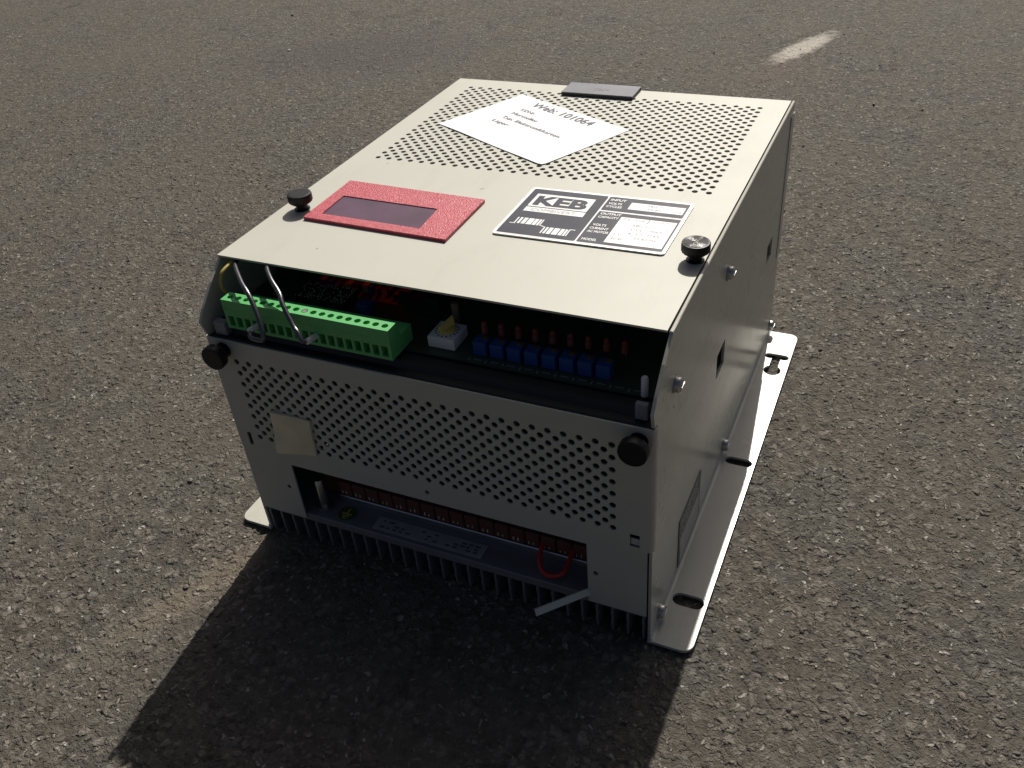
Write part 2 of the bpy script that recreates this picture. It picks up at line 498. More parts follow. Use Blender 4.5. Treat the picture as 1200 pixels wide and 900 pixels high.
def graded(lo, hi, step, far_lo, far_hi, grow=1.012, cap=.014):
    c = list(np.arange(lo, hi, step))
    s = step; x = c[-1]; up = []
    while x < far_hi:
        s = min(s * grow, cap) if x < hi + 3.0 else s * 1.4
        x += s; up.append(x)
    s = step; x = c[0]; dn = []
    while x > far_lo:
        s = min(s * grow, cap) if x > lo - 3.0 else s * 1.4
        x -= s; dn.append(x)
    return np.array(dn[::-1] + c + up)

def make_ground():
    xs = graded(-.36, .42, .0024, -60, 60)
    ys = graded(-.30, .62, .0024, -60, 60)
    nx, ny = len(xs), len(ys)
    X, Y = np.meshgrid(xs, ys)
    co = np.zeros((nx * ny, 3), np.float32); co[:, 0] = X.ravel(); co[:, 1] = Y.ravel()
    i = np.arange(nx * ny).reshape(ny, nx)
    q = np.stack([i[:-1, :-1], i[:-1, 1:], i[1:, 1:], i[1:, :-1]], -1).reshape(-1, 4).astype(np.int32)
    me = bpy.data.meshes.new('ground')
    me.vertices.add(len(co)); me.vertices.foreach_set('co', co.ravel())
    me.loops.add(q.size); me.loops.foreach_set('vertex_index', q.ravel())
    me.polygons.add(len(q)); me.polygons.foreach_set('loop_start', np.arange(0, q.size, 4, dtype=np.int32))
    me.polygons.foreach_set('use_smooth', np.ones(len(q), bool))
    me.update(calc_edges=True)
    o = link('ground', me, asphalt())
    o.location.z = 0.0
    o['kind'] = 'structure'; o['label'] = 'weathered grey brown asphalt of a yard in full sun'
    print('ground', nx, ny, len(q))
make_ground()

# ------------------------------------------------------------------ the drive unit
H, D, W = .2345, .4075, .1605
U = thing('inverter_drive', 'beige metal inverter drive with perforated cover and open terminal bay on asphalt', 'inverter')

# top cover ---------------------------------------------------------------
PX = .01015
holes = []
for j in range(35):
    n = 28 if j % 2 == 0 else 27
    x0 = -.1386 + (0 if j % 2 == 0 else PX / 2)
    for i in range(n): holes.append(circ(x0 + i * PX, .2117 + j * .01019 / 2, .00228))
holes.append(rect(-.1210, -.0405, .1050, .1330))
bm = bmesh.new()
sheet(bm, rect(-.1612, .1572, .0328, D), holes, .0014, lambda x, y, w: (x, y, H - w))
cover = done('top_cover', bm, M['paint'], U)

# front panel -------------------------------------------------------------
HF = .1880
holes = []
for j in range(15):
    n = 28 if j % 2 == 0 else 27
    x0 = -.1390 + (0 if j % 2 == 0 else PX / 2)
    for i in range(n): holes.append(circ(x0 + i * PX, .1031 + j * .00970 / 2, .00228))
for x, z in ((0.0, .0907), (-.1251, .0576), (.1225, .0559)): holes.append(circ(x, z, .0019))
holes.append(rect(.1461, .1526, .0905, .1015)); holes.append(rect(-.1510, -.1475, .0930, .1050))
X0, X1 = .1575, .1587
out = [(-X0, .0265), (-.1170, .0265), (-.1170, .0819), (.1168, .0819), (.1168, .0265), (X0, .0265), (X0, .0885), (X1, .0885), (X1, HF), (-X1, HF), (-X1, .0885), (-X0, .0885)]
bm = bmesh.new()
sheet(bm, out, holes, .0012, lambda x, z, w: (x, w, z))
for s in (-1, 1):                                   # folded vertical edges
    prof = []
    for k in range(7):
        a = math.radians(90 * k / 6); prof.append((X1 + .0026 * math.sin(a), .0026 - .0026 * math.cos(a)))
    prof.append((X1 + .0026, .0052))
    inn = [(X1 + (x - X1) * .55, max(y, .0012)) for x, y in prof]
    for a, b, c, d in zip(prof, prof[1:], inn, inn[1:]):
        q = [(s * x, y) for x, y in (a, b, d, c)]
        lo = [bm.verts.new((x, y, .0885)) for x, y in q]; hi = [bm.verts.new((x, y, HF)) for x, y in q]
        bm.faces.new((lo[0], lo[1], hi[1], hi[0])); bm.faces.new((lo[2], lo[3], hi[3], hi[2])); bm.faces.new(hi); bm.faces.new(lo)
front = done('front_panel', bm, M['paint'], U)
bm = bmesh.new(); box(bm, .1463, .1524, .0016, .0024, .0910, .0965)
done('latch_tab', bm, M['paint'], front)

# side panels with mounting flanges ---------------------------------------
def slot(x0, x1, y, r):
    return [(x1 - r + r * math.cos(a), y + r * math.sin(a)) for a in [math.radians(-90 + 180 * k / 6) for k in range(7)]] + \
           [(x0 + r + r * math.cos(a), y + r * math.sin(a)) for a in [math.radians(90 + 180 * k / 6) for k in range(7)]]

def side(s):
    bm = bmesh.new()
    zt = 0 if s > 0 else .0016
    out = [(.0012, .0), (.0012, .0880), (.0056, .0880), (.0056, .1888), (.0010, .1892), (-.0020, .2005), (.0047, .2088), (.0181, .2213), (.0318, .2318), (.0345, .2340 - zt), (D - .001, .2340 - zt), (D, .2330 - zt), (D, 0)]
    hl = [rect(.1578, .1822, .1128, .1345), rect(.3385, .3605, .1113, .1300), circ(.0405, .1755, .0009, 8)]
    sheet(bm, out, hl, .0020, lambda y, z, w: (s * (W - w), y, z))
    # rolled top edge
    if s > 0: tube(bm, [(s * (W - .0011), .0330, .2332), (s * (W - .0011), .1, .2341), (s * (W - .0011), .25, .2341), (s * (W - .0011), D - .0012, .2341)], .0012, 10, 2)
    # flange
    xo = .1892
    r = .008; pts = [(.1586, .0)]
    for cx, cy, a0 in ((xo - r, 0 + r, -90), (xo - r, .4035 - r, 0)):
        for k in range(7):
            a = math.radians(a0 + 90 * k / 6); pts.append((cx + r * math.cos(a), cy + r * math.sin(a)))
    pts.append((.1586, .4035))
    key = circ(.1762, .3376, .0079, 20)
    neck = rect(.1722, .1803, .3425, .3585)
    # keyhole outline: round hole, neck and slot in one loop
    a1 = math.asin((.1803 - .1762) / .0079)
    kh = [(.1762 + .0079 * math.sin(t), .3376 + .0079 * math.cos(t)) for t in [a1 + (2 * math.pi - a1 - math.asin((.1762 - .1722) / .0079)) * k / 20 for k in range(21)]]
    kh += [(.1722, .3572)]
    sl = slot(.1650, .1875, .3610, .0042)
    right = [p for p in sl if p[0] > .176]; left = [p for p in sl if p[0] <= .176]
    kh += left[::-1] + right[::-1] + [(.1803, .3572)]
    hl = [slot(.1643, .1870, .0425, .0056), slot(.1646, .1872, .2000, .0046), kh]
    sheet(bm, pts, hl, .0024, lambda x, y, w: (s * x, y, .0024 - w))
    # bend radius between wall and flange
    prof = [(W + .0022 - .0022 * math.cos(math.radians(90 * k / 4)), .0024 + .0022 - .0022 * math.sin(math.radians(90 * k / 4))) for k in range(5)]
    for a, b in zip(prof, prof[1:]):
        bm.faces.new([bm.verts.new(c) for c in ((s * a[0], .0012, a[1]), (s * b[0], .0012, b[1]), (s * b[0], .4034, b[1]), (s * a[0], .4034, a[1]))])
    return done('side_panel', bm, M['paint_side'], U)
sideR = side(1); sideL = side(-1)
sideR['label'] = 'right side wall with two square openings and slotted mounting flange'

def bolt_mesh():
    bm = bmesh.new()
    lathe(bm, [(.0058, 0), (.0058, .0008), (.0046, .0009)], 18, 'x')
    lathe(bm, [(.0050, .0008), (.0050, .0026), (.0047, .0034), (.0039, .0041), (.0026, .0045), (.0012, .0046)], 20, 'x')
    box(bm, .0044, .0048, -.0034, .0034, -.0004, .0004)
    return bm
b0 = done('bolt', bolt_mesh(), M['zinc'], sideR, auto=35)
b0.location = (W + .0002, .1745, .1945)
for y, z in ((.0415, .1920), (.3985, .0125), (.2075, .0110), (.0215, .0098)): copy(b0, (W + .0002, y, z))
# rating label on the wall
bm = bmesh.new(); box(bm, W + .0001, W + .0006, .0665, .1255, .0062, .0525)
sl_ = done('rating_label', bm, M['sidelabel'], sideR)
bm = bmesh.new(); box(bm, W + .0006, W + .0008, .070, .122, .0085, .0330)
done('label_field', bm, M['sidelabel2'], sideR)
bm = bmesh.new()
for i in range(4):
    for k in range(9):
        y = .071 + k * .0056; z = .0365 + i * .0038
        if random.random() < .8: box(bm, W + .0006, W + .00075, y, y + random.uniform(.002, .005), z, z + .0016)
done('label_print', bm, M['sidelabel2'], sideR)
# rear panel
bm = bmesh.new()
box(bm, -.1570, .1570, D - .0016, D - .0002, .0265, .2320)
for s in (-1, 1):
    x0, x1 = sorted((s * (W - .00005), s * (W + .0007)))
    box(bm, x0, x1, D - .0130, D + .0006, .0900, .2250)
done('rear_panel', bm, M['paint_side'], U)

# heat sink ---------------------------------------------------------------
bm = bmesh.new(); box(bm, -.1565, .1565, .0018, .3990, .0228, .0300, .0006, 1)
hs = done('heatsink', bm, M['heatsink'], U)
bm = bmesh.new()
for k in range(8):
    pass
ringsL = []
for k in range(9):
    z = .0004 + k * (.0228 - .0004) / 8
    dx = .00022 * math.sin(k * 1.75)
    t = .0010 - .0003 * (1 - k / 8)
    ringsL.append([bm.verts.new(c) for c in ((dx - t, .0020, z), (dx + t, .0020, z), (dx + t, .3985, z), (dx - t, .3985, z))])
for a, b in zip(ringsL, ringsL[1:]):
    for k in range(4): bm.faces.new((a[k], a[(k + 1) % 4], b[(k + 1) % 4], b[k]))
bm.faces.new(ringsL[0]); bm.faces.new(ringsL[-1])
fin = done('fin', bm, M['heatsink'], hs)
NF = 29
for i in range(NF):
    x = -.1552 + i * (.3104 / (NF - 1))
    if i == 0: fin.location.x = x
    else: copy(fin, (x, 0, 0))

# things on the heat sink deck inside the lower cut-out
bm = bmesh.new(); box(bm, -.1165, .1300, .0290, .0620, .0301, .0620, .001, 1)
ts = done('power_terminal_strip', bm, M['redstrip'], U)
bm = bmesh.new(); box(bm, -.1000, .1300, .0235, .0288, .0301, .0360, .0006, 1)
done('strip_ledge', bm, M['alu'], ts)
bm = bmesh.new(); box(bm, -.0056, .0056, .0240, .0292, .0365, .0500, .0007, 1)
t0 = done('terminal', bm, M['redstrip'], ts)
for i in range(18):
    p = (-.0930 + i * .0122, 0, 0)
    if i == 0: t0.location = p
    else: copy(t0, p)
bm = bmesh.new()
for i in range(18):
    x = -.0930 + i * .0122
    fr = lambda u, v: (u, .0237, v)
    for k in range(2):
        wq = random.uniform(.0005, .0009); box(bm, x - .0030 + k * .0036, x - .0030 + k * .0036 + wq, .0237, .0239, .0390, .0390 + random.uniform(.0016, .0032))
done('terminal_print', bm, M['print_white'], ts)
bm = bmesh.new(); box(bm, -.0598, .0322, .0055, .0182, .0302, .0307)
dl = done('deck_label', bm, plain('worn_deck_label', (.36, .36, .35), .6, var=.25, nscale=150), U)
bm = bmesh.new()
for k in range(15):
    x = -.055 + k * .0056
    if k in (5, 9): continue
    for j in range(3):
        if random.random() < .75: box(bm, x + random.uniform(0, .001), x + random.uniform(.0022, .0046), .0080 + j * .0030, .0094 + j * .0030, .0307, .0309)
done('label_print', bm, M['sidelabel'], dl)
bm = bmesh.new(); tube(bm, [(.0735, .0285, .0440), (.0750, .0150, .0385), (.0800, .0070, .0350), (.0880, .0050, .0345), (.0950, .0095, .0360), (.0962, .0200, .0400), (.0960, .0285, .0440)], .0017, 10, 6)
done('wire_jumper', bm, M['redwire'], U, smooth=True)
bm = bmesh.new()
lathe(bm, [(.0065, .0301), (.0065, .0335), (.0036, .0337), (.0036, .0590), (.0030, .0600)], 14, 'z', (-.1065, .0125, 0))
done('earth_stud', bm, M['zinc'], U, auto=40)
bm = bmesh.new(); lathe(bm, [(.0075, .0302), (.0075, .0306)], 20, 'z', (-.0860, .0125, 0))
es_ = done('earth_sticker', bm, plain('green_earth_sticker', (.05, .10, .03), .5), U)
bm = bmesh.new()
for k, wd in enumerate((.0085, .0055, .0028)): box(bm, -.0860 - wd / 2, -.0860 + wd / 2, .0110 - k * .0022, .0120 - k * .0022, .0306, .0308)
box(bm, -.0866, -.0854, .0120, .0170, .0306, .0308)
done('earth_symbol', bm, M['yellow'], es_)
bm = bmesh.new()                                     # pale flat strip sticking out
a = Vector((.1215, .0060, .0345)); b = Vector((.0905, -.0300, .0368)); d = (b - a).normalized()
up = Vector((-.15, -.35, .93)); sd = d.cross(up).normalized(); wv_ = sd.cross(d).normalized()
sd2 = (sd * .55 + wv_ * .83).normalized(); n2 = d.cross(sd2).normalized()
for q in ((a, b),):
    v = [bm.verts.new(p + sd2 * i * .0025 + n2 * j * .0007) for p in q for i, j in ((-1, -1), (1, -1), (1, 1), (-1, 1))]
    for i in range(4): bm.faces.new((v[i], v[(i + 1) % 4], v[4 + (i + 1) % 4], v[4 + i]))
    bm.faces.new(v[:4]); bm.faces.new(v[4:])
done('pale_plastic_strip', bm, M['tie'], U)

# inside of the housing
bm = bmesh.new(); box(bm, -.1570, .1570, .0640, .4040, .1480, .1500)
chs = done('chassis_plate', bm, M['darkmetal'], U)
bm = bmesh.new(); box(bm, -.1570, .1570, .0640, .0655, .0620, .1480)
done('chassis_wall', bm, M['darkmetal'], chs)
bm = bmesh.new(); box(bm, -.1560, .1560, .1450, .1470, .1501, .2200)
done('partition', bm, M['darkmetal'], chs)

# black rail along the opening
bm = bmesh.new()
prof = [(.0014, .1700), (.0014, .1872), (.0030, .1885), (.0085, .1885), (.0095, .1905), (.0110, .1935), (.0190, .1935), (.0200, .1925), (.0200, .1700)]
A_ = [bm.verts.new((-.1580, y, z)) for y, z in prof]; B_ = [bm.verts.new((.1580, y, z)) for y, z in prof]
for i in range(len(prof)): j = (i + 1) % len(prof); bm.faces.new((A_[i], A_[j], B_[j], B_[i]))
bm.faces.new(A_); bm.faces.new(B_)
done('black_rail', bm, M['rubber'], U)
bm = bmesh.new(); box(bm, .1470, .1545, .0060, .0100, .1890, .2000, .0004, 1)
done('rail_bracket', bm, M['tag'], U)
bm = bmesh.new(); box(bm, -.1540, -.1440, .0040, .0100, .1890, .1990, .0004, 1)
done('rail_bracket', bm, M['tag'], U)

# circuit board -----------------------------------------------------------
ZB = .1950
bm = bmesh.new(); box(bm, -.1565, .1565, .0205, .1400, ZB - .0016, ZB)
pcb = done('circuit_board', bm, M['pcb'], U)
# blue trimmers
bm = bmesh.new(); box(bm, -.0045, .0045, -.0045, .0045, .0002, .0098, .0003, 1)
t0 = done('trimmer', bm, M['blue'], pcb)
for i in range(8):
    p = (.0385 + i * .01165, .0328, ZB)
    if i == 0: t0.location = p
    else: copy(t0, p)
bm = bmesh.new(); lathe(bm, [(.0020, .0090), (.0020, .0104), (.0014, .0105)], 12, 'z')
t0 = done('trimmer_screw', bm, M['brass'], pcb)
for i in range(8):
    p = (.0402 + i * .01165, .0346, ZB)
    if i == 0: t0.location = p
    else: copy(t0, p)
# LEDs behind them
bm = bmesh.new(); lathe(bm, [(.0026, .0), (.0026, .0012), (.0022, .0013), (.0022, .0070), (.0016, .0086), (.0006, .0092)], 14, 'z')
t0 = done('indicator_lamp', bm, M['led'], pcb, smooth=True)
for i in range(9):
    p = (.0335 + i * .01150, .0475 + i * .0007, ZB + .004)
    if i == 0: t0.location = p
    else: copy(t0, p)
bm = bmesh.new()
for i in range(9):
    x = .0335 + i * .01150; yl = .0475 + i * .0007
    for dx in (-.0012, .0012): box(bm, x + dx - .0003, x + dx + .0003, yl - .0003, yl + .0003, ZB, ZB + .0042)
done('lamp_leads', bm, M['zinc'], pcb)
# silk screen marks
bm = bmesh.new()
for i in range(10):
    x = .0330 + i * .01165
    box(bm, x, x + .0005, .0218, .0248, ZB + .00005, ZB + .00015)
    box(bm, x + .0030, x + .0085, .0238, .0242, ZB + .00005, ZB + .00015)
done('board_print', bm, M['inkfaint'], pcb)
# rotary switch
bm = bmesh.new(); box(bm, .0020, .0212, .0275, .0470, ZB + .0003, ZB + .0082, .0006, 2)
rs = done('rotary_switch', bm, M['white'], pcb)
bm = bmesh.new(); cx, cy = .0116, .0374
lathe(bm, [(.0058, .0082), (.0056, .0100), (.0048, .0104)], 22, 'z', (cx, cy, ZB))
ang = math.radians(62); ca, sa = math.cos(ang), math.sin(ang)
def rot(u, v, z): return (cx + u * ca - v * sa, cy + u * sa + v * ca, ZB + z)
lo = [bm.verts.new(rot(*c)) for c in ((-.0056, -.0026, .0104), (.0056, -.0014, .0104), (.0056, .0014, .0104), (-.0056, .0026, .0104))]
hi = [bm.verts.new(rot(*c)) for c in ((-.0046, -.0012, .0128), (.0052, -.0007, .0172), (.0052, .0007, .0172), (-.0046, .0012, .0128))]
bm.faces.new(hi); bm.faces.new(lo)
for k in range(4): bm.faces.new((lo[k], lo[(k + 1) % 4], hi[(k + 1) % 4], hi[k]))
done('switch_knob', bm, M['yellow'], pcb, auto=30)
bm = bmesh.new()
for k in range(16):
    a = 2 * math.pi * k / 16
    r0, r1, wd = .0066, .0081, .0005
    c, s = math.cos(a), math.sin(a)
    bm.faces.new([bm.verts.new((cx + r * c - t * s, cy + r * s + t * c, ZB + .00835)) for r, t in ((r0, -wd), (r1, -wd), (r1, wd), (r0, wd))])
done('switch_scale', bm, M['chip'], pcb)
bm = bmesh.new(); lathe(bm, [(.0027, .0), (.0027, .0165), (.0022, .0175)], 12, 'z', (.0085, .0560, ZB))
done('capacitor', bm, M['resistor'], pcb, auto=40)
# chip with pins, small parts
bm = bmesh.new(); box(bm, -.1190, -.0770, .0500, .0705, ZB + .001, ZB + .0045)
ic = done('integrated_circuit', bm, M['chip'], pcb)
bm = bmesh.new()
for j in range(8):
    for i in range(15):
        if random.random() < (.75 if j in (0, 1, 6, 7) else .42):
            x = -.1180 + i * .0028 + random.uniform(-.0005, .0005); y = .0505 + j * .0027
            box(bm, x, x + random.uniform(.0005, .0011), y, y + .0006, ZB + .0045, ZB + .0051)
done('solder_pins', bm, M['print_white'], pcb)['kind'] = 'stuff'
for (x0, x1, y0, y1, z1, mt) in ((-.064, -.054, .046, .055, .009, 'blue'), (-.046, -.036, .074, .082, .007, 'chip'), (-.034, -.022, .066, .078, .006, 'chip'), (-.020, -.008, .062, .072, .012, 'chip'), (-.024, -.010, .084, .096, .016, 'redstrip'), (.03, .06, .080, .098, .013, 'chip'), (.085, .115, .078, .092, .010, 'chip'), (-.150, -.130, .075, .100, .014, 'chip')):
    bm = bmesh.new(); box(bm, x0, x1, y0, y1, ZB + .0003, ZB + z1, .0005, 1)
    done('component', bm, M[mt], pcb)
rc_ = random.Random(11)
for i in range(26):
    x = -.113 + (i % 13) * .0062 + rc_.uniform(-.001, .001); y = (.0745 if i < 13 else .0870) + rc_.uniform(-.0025, .0025)
    bm = bmesh.new(); box(bm, x, x + rc_.uniform(.002, .0048), y, y + rc_.uniform(.003, .009), ZB + .0002, ZB + rc_.uniform(.002, .0075), .0003, 1)
    done('component', bm, M[rc_.choice(('chip', 'chip', 'resistor', 'blue', 'redstrip'))], pcb)
bm = bmesh.new(); box(bm, -.1190, -.0430, .1060, .1320, ZB + .004, ZB + .0110, .0006, 1)
done('display_module', bm, M['redstrip'], pcb)
bm = bmesh.new(); lathe(bm, [(.0022, 0), (.0022, .0120), (.0016, .0132)], 12, 'z', (.1480, .0215, ZB))
done('spacer_post', bm, M['white'], pcb, auto=40)

# green terminal block ----------------------------------------------------
XL, XR = -.1412, -.0110
PITCH = .0067; PX0 = -.1364
ZT, YF, YS = .2185, .0048, .0146
bm = bmesh.new()
hl = [circ(PX0 + i * PITCH, .0097, .00225, 14) for i in range(19)]
sheet(bm, rect(XL, XR, YF, YS), hl, .0070, lambda x, y, w: (x, y, ZT - w))
hl = [rect(PX0 + i * PITCH - .0023, PX0 + i * PITCH + .0023, .1985, .2062) for i in range(19)]
sheet(bm, rect(XL, XR, .1962, ZT - .0071), hl, .0060, lambda x, z, w: (x, YF + w, z))
def prism(bm, prof, x0, x1):
    a = [bm.verts.new((x0, y, z)) for y, z in prof]; b = [bm.verts.new((x1, y, z)) for y, z in prof]
    for i in range(len(prof)): j = (i + 1) % len(prof); bm.faces.new((a[i], a[j], b[j], b[i]))
    bm.faces.new(a); bm.faces.new(b)
prism(bm, [(YF + .0061, .1962), (YF + .0061, ZT - .0072), (YS - .0003, ZT - .0072), (YS, ZT - .0072), (.0180, .2080), (.0310, .2080), (.0310, .1962)], XL, XR)
prism(bm, [(YS + .00005, ZT - .0071), (YS + .00005, ZT), (.0180, .2081)], XL, XR)
tb = done('terminal_block', bm, M['green'], U)
bm = bmesh.new(); lathe(bm, [(.0020, -.0012), (.0020, 0), (.0017, .0004)], 12, 'z')
sc = done('terminal_screw', bm, M['zinc'], tb)
for i in range(19):
    p = (PX0 + i * PITCH, .0097, ZT - (.0004 if i == 9 else .0058))
    if i == 0: sc.location = p
    else: copy(sc, p)

# shield wires with white sleeves
w1 = [(-.1139, .0040, .2035), (-.1132, -.0030, .2040), (-.1115, -.0075, .2025), (-.1057, -.0090, .2022), (-.0999, -.0088, .2032), (-.1005, -.0070, .2086), (-.1068, -.0010, .2177), (-.1161, .0060, .2258), (-.1274, .0140, .2289), (-.1455, .0310, .2304), (-.1489, .0400, .2300)]
w2 = [(-.0678, .0040, .2035), (-.0680, -.0020, .2048), (-.0703, -.0060, .2062), (-.0740, -.0040, .2106), (-.0791, -.0010, .2134), (-.0896, .0060, .2227), (-.0955, .0120, .2268), (-.1080, .0210, .2307), (-.1195, .0330, .2316), (-.1230, .0450, .2300)]
for pts, e in ((w1, (-.1137, .2040)), (w2, (-.0679, .2045))):
    bm = bmesh.new(); tube(bm, pts, .0017, 10, 6)
    w_ = done('shield_wire', bm, M['shield'], U, smooth=True)
    bm = bmesh.new(); tube(bm, [(e[0], .0100, e[1] - .001), (e[0], .0030, e[1] - .0005), (e[0] + .0005, -.0050, e[1] + .0012)], .0021, 12, 4)
    done('wire_sleeve', bm, M['white'], w_, smooth=True)
bm = bmesh.new(); tube(bm, [(-.1490, .0420, .2310), (-.1500, .0245, .2291), (-.1505, .0195, .2247), (-.1500, .0182, .2184), (-.1490, .0215, .2110), (-.1480, .0260, .2030)], .0013, 8, 6)
done('yellow_wire', bm, M['yellowwire'], U, smooth=True)

# thumb screws ------------------------------------------------------------
def knob_bm():
    bm = bmesh.new(); n = 40
    rings = []
    for r, h, kn in ((.0042, 0, 0), (.0042, .0042, 0), (.0068, .0050, 0), (.0089, .0066, 1), (.0091, .0072, 1), (.0091, .0118, 1), (.0087, .0126, 0), (.0078, .0128, 0)):
        rings.append([bm.verts.new(((r - (.00035 if kn and k % 2 else 0)) * math.cos(2 * math.pi * k / n), (r - (.00035 if kn and k % 2 else 0)) * math.sin(2 * math.pi * k / n), h)) for k in range(n)])
    for a, b in zip(rings, rings[1:]):
        for k in range(n): bm.faces.new((a[k], a[(k + 1) % n], b[(k + 1) % n], b[k]))
    bm.faces.new(rings[0]); bm.faces.new(rings[-1])
    return bm
k0 = done('thumb_screw', knob_bm(), M['black'], U, auto=50)
bm = bmesh.new(); lathe(bm, [(.0076, .01285), (.0076, .0131), (.0012, .0127)], 36, 'z')
f0 = done('screw_face', bm, M['knobtop'], k0, auto=30)
bm = bmesh.new(); lathe(bm, [(.0058, -.0004), (.0058, .0008), (.0045, .0009)], 20, 'z')
c0 = done('screw_collar', bm, M['black'], k0, auto=40)
bm = bmesh.new(); lathe(bm, [(.0072, .01285), (.0064, .0124), (.0012, .0122)], 36, 'z')
f1 = done('screw_face', bm, M['black'], None, auto=30)
k0.location = (.1512, .1150, H)
for loc, rx in (((-.1440, .1110, H), 0), ((.1515, -.0004, .1790), 90), ((-.1470, -.0004, .1800), 90)):
    k = copy(k0, loc, (math.radians(rx), 0, 0), U)
    g = f1 if f1.parent is None else f1.copy()
    if g is not f1: COL.objects.link(g)
    g.parent = k
    copy(c0, parent=k)

# red window --------------------------------------------------------------
bm = bmesh.new()
sheet(bm, [(-.1322, .0958), (-.0140, .0925), (-.0146, .1562), (-.1330, .1608)], [[(-.1216, .1042), (-.0391, .1022), (-.0413, .1334), (-.1226, .1352)]], .0022, lambda x, y, w: (x, y, H + .0024 - w))
rw = done('red_window_frame', bm, M['red'], U)
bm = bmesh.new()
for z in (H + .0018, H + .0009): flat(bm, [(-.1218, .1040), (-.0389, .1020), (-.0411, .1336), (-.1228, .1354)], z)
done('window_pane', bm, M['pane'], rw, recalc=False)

# nameplate ---------------------------------------------------------------
# plate axes are very slightly turned on the cover
def nf(z):
    return lambda u, v: (u + .000, v + (u - .071) * .018, H + z)
def nbox(bm, x0, x1, y0, y1, z):
    flat(bm, rect(x0, x1, y0, y1), 0, nf(z))
bm = bmesh.new()
sheet(bm, rrect(.0112, .1312, .1132, .1882, .0028), [], .0011, lambda x, y, w: nf(.0013 - w)(x, y))
npl = done('nameplate', bm, M['alu'], U)
bm = bmesh.new(); flat(bm, rrect(.0120, .1304, .1140, .1874, .0024), 0, nf(.00140)); done('plate_print', bm, M['print_white'], npl)
bm = bmesh.new()
flat(bm, rrect(.0134, .0700, .1156, .1858, .0014), 0, nf(.00148))
flat(bm, rrect(.0712, .1290, .1640, .1858, .0010), 0, nf(.00148))
flat(bm, rrect(.0712, .1290, .1156, .1620, .0010), 0, nf(.00148))
done('plate_print', bm, M['print_dark'], npl)
bm = bmesh.new(); Z3 = .00156
nbox(bm, .0187, .0630, .1578, .1782, Z3)
nbox(bm, .0187, .0632, .1497, .1566, Z3)
nbox(bm, .0890, .1275, .1690, .1796, Z3)
nbox(bm, .0890, .1278, .1190, .1566, Z3)
for s, x, y, wd, cp in (('INPUT', .0733, .1795, .0112, .0031), ('VOLTS', .0733, .1738, .0098, .0030), ('CYCLES', .0733, .1690, .0112, .0030), ('OUTPUT', .0733, .1572, .0148, .0031), ('CAPACITY', .0733, .1522, .0146, .0030), ('VOLTS', .0737, .1402, .0095, .0030), ('CURRENT', .0733, .1352, .0130, .0030), ('AC MOTOR', .0733, .1303, .0148, .0030), ('MODEL', .0735, .1188, .0105, .0031)):
    tb_ = bmesh.new(); text_bm(tb_, s, wd, cp, (x, y), nf(Z3), .022); done('lettering', tb_, M['print_white'], npl, recalc=False)
# pulse pattern emblem
for k, (x, wd) in enumerate(((.0200, .0010), (.0222, .0018), (.0250, .0028), (.0286, .0040), (.0332, .0026), (.0364, .0016), (.0386, .0009))): nbox(bm, x, x + wd, .1305, .1395, Z3)
for k, (x, wd) in enumerate(((.0432, .0010), (.0452, .0016), (.0476, .0028), (.0512, .0040), (.0560, .0026), (.0592, .0016), (.0614, .0009))): nbox(bm, x, x + wd, .1205, .1297, Z3)
def stroke(bm, a, b, w, z):
    a = Vector(a); b = Vector(b); d = (b - a).normalized(); n = Vector((-d.y, d.x)) * w
    flat(bm, [tuple(a - n), tuple(b - n), tuple(b + n), tuple(a + n)], 0, nf(z))
stroke(bm, (.0170, .1302), (.0212, .1302), .0004, Z3); stroke(bm, (.0390, .1312), (.0432, .1296), .0004, Z3); stroke(bm, (.0615, .1300), (.0655, .1300), .0004, Z3)
pp_ = done('plate_print', bm, M['print_white'], npl, recalc=False); pp_['kind'] = 'stuff'
bm = bmesh.new(); Z4 = .00164
text_bm(bm, 'KEB', .0395, .0142, (.0212, .1608), nf(Z4), .05)
done('logo_lettering', bm, M['print_dark'], npl, recalc=False)
bm = bmesh.new()
stroke(bm, (.1090, .1566), (.1088, .1500), .00025, Z4)
done('divider_line', bm, M['print_dark'], npl, recalc=False)
bm = bmesh.new()
text_bm(bm, 'COMBIVERT', .0330, .0042, (.0238, .1511), nf(Z4), -.008)
done('lettering', bm, M['inkfaint'], npl, recalc=False)
for s, x, y, wd, cp in (('380 +/-', .1010, .1752, .0140, .0030), ('V', .1245, .1755, .0020, .0030), ('50/60', .1022, .1704, .0100, .0030), ('Hz', .1228, .1706, .0035, .0028),
                        ('7.5', .0910, .1525, .0048, .0028), ('kVA', .1000, .1525, .0062, .0030), ('CONT', .1125, .1525, .0100, .0030),
                        ('380 +/-', .1000, .1448, .0140, .0030), ('V', .1235, .1440, .0020, .0030), ('11', .1010, .1385, .0040, .0030), ('A', .1062, .1385, .0024, .0030), ('MAX', .1140, .1390, .0085, .0030),
                        ('4', .1005, .1330, .0022, .0030), ('kW', .1060, .1330, .0050, .0030), ('MAX', .1140, .1330, .0085, .0030), ('50/60 Hz', .1065, .1272, .0150, .0030), ('11', .0920, .1300, .0035, .0028), ('40.40', .0915, .1240, .0085, .0028)):
    tb_ = bmesh.new(); text_bm(tb_, s, wd, cp, (x, y), nf(Z4), -.004); done('lettering', tb_, M['inkfaint'], npl, recalc=False)

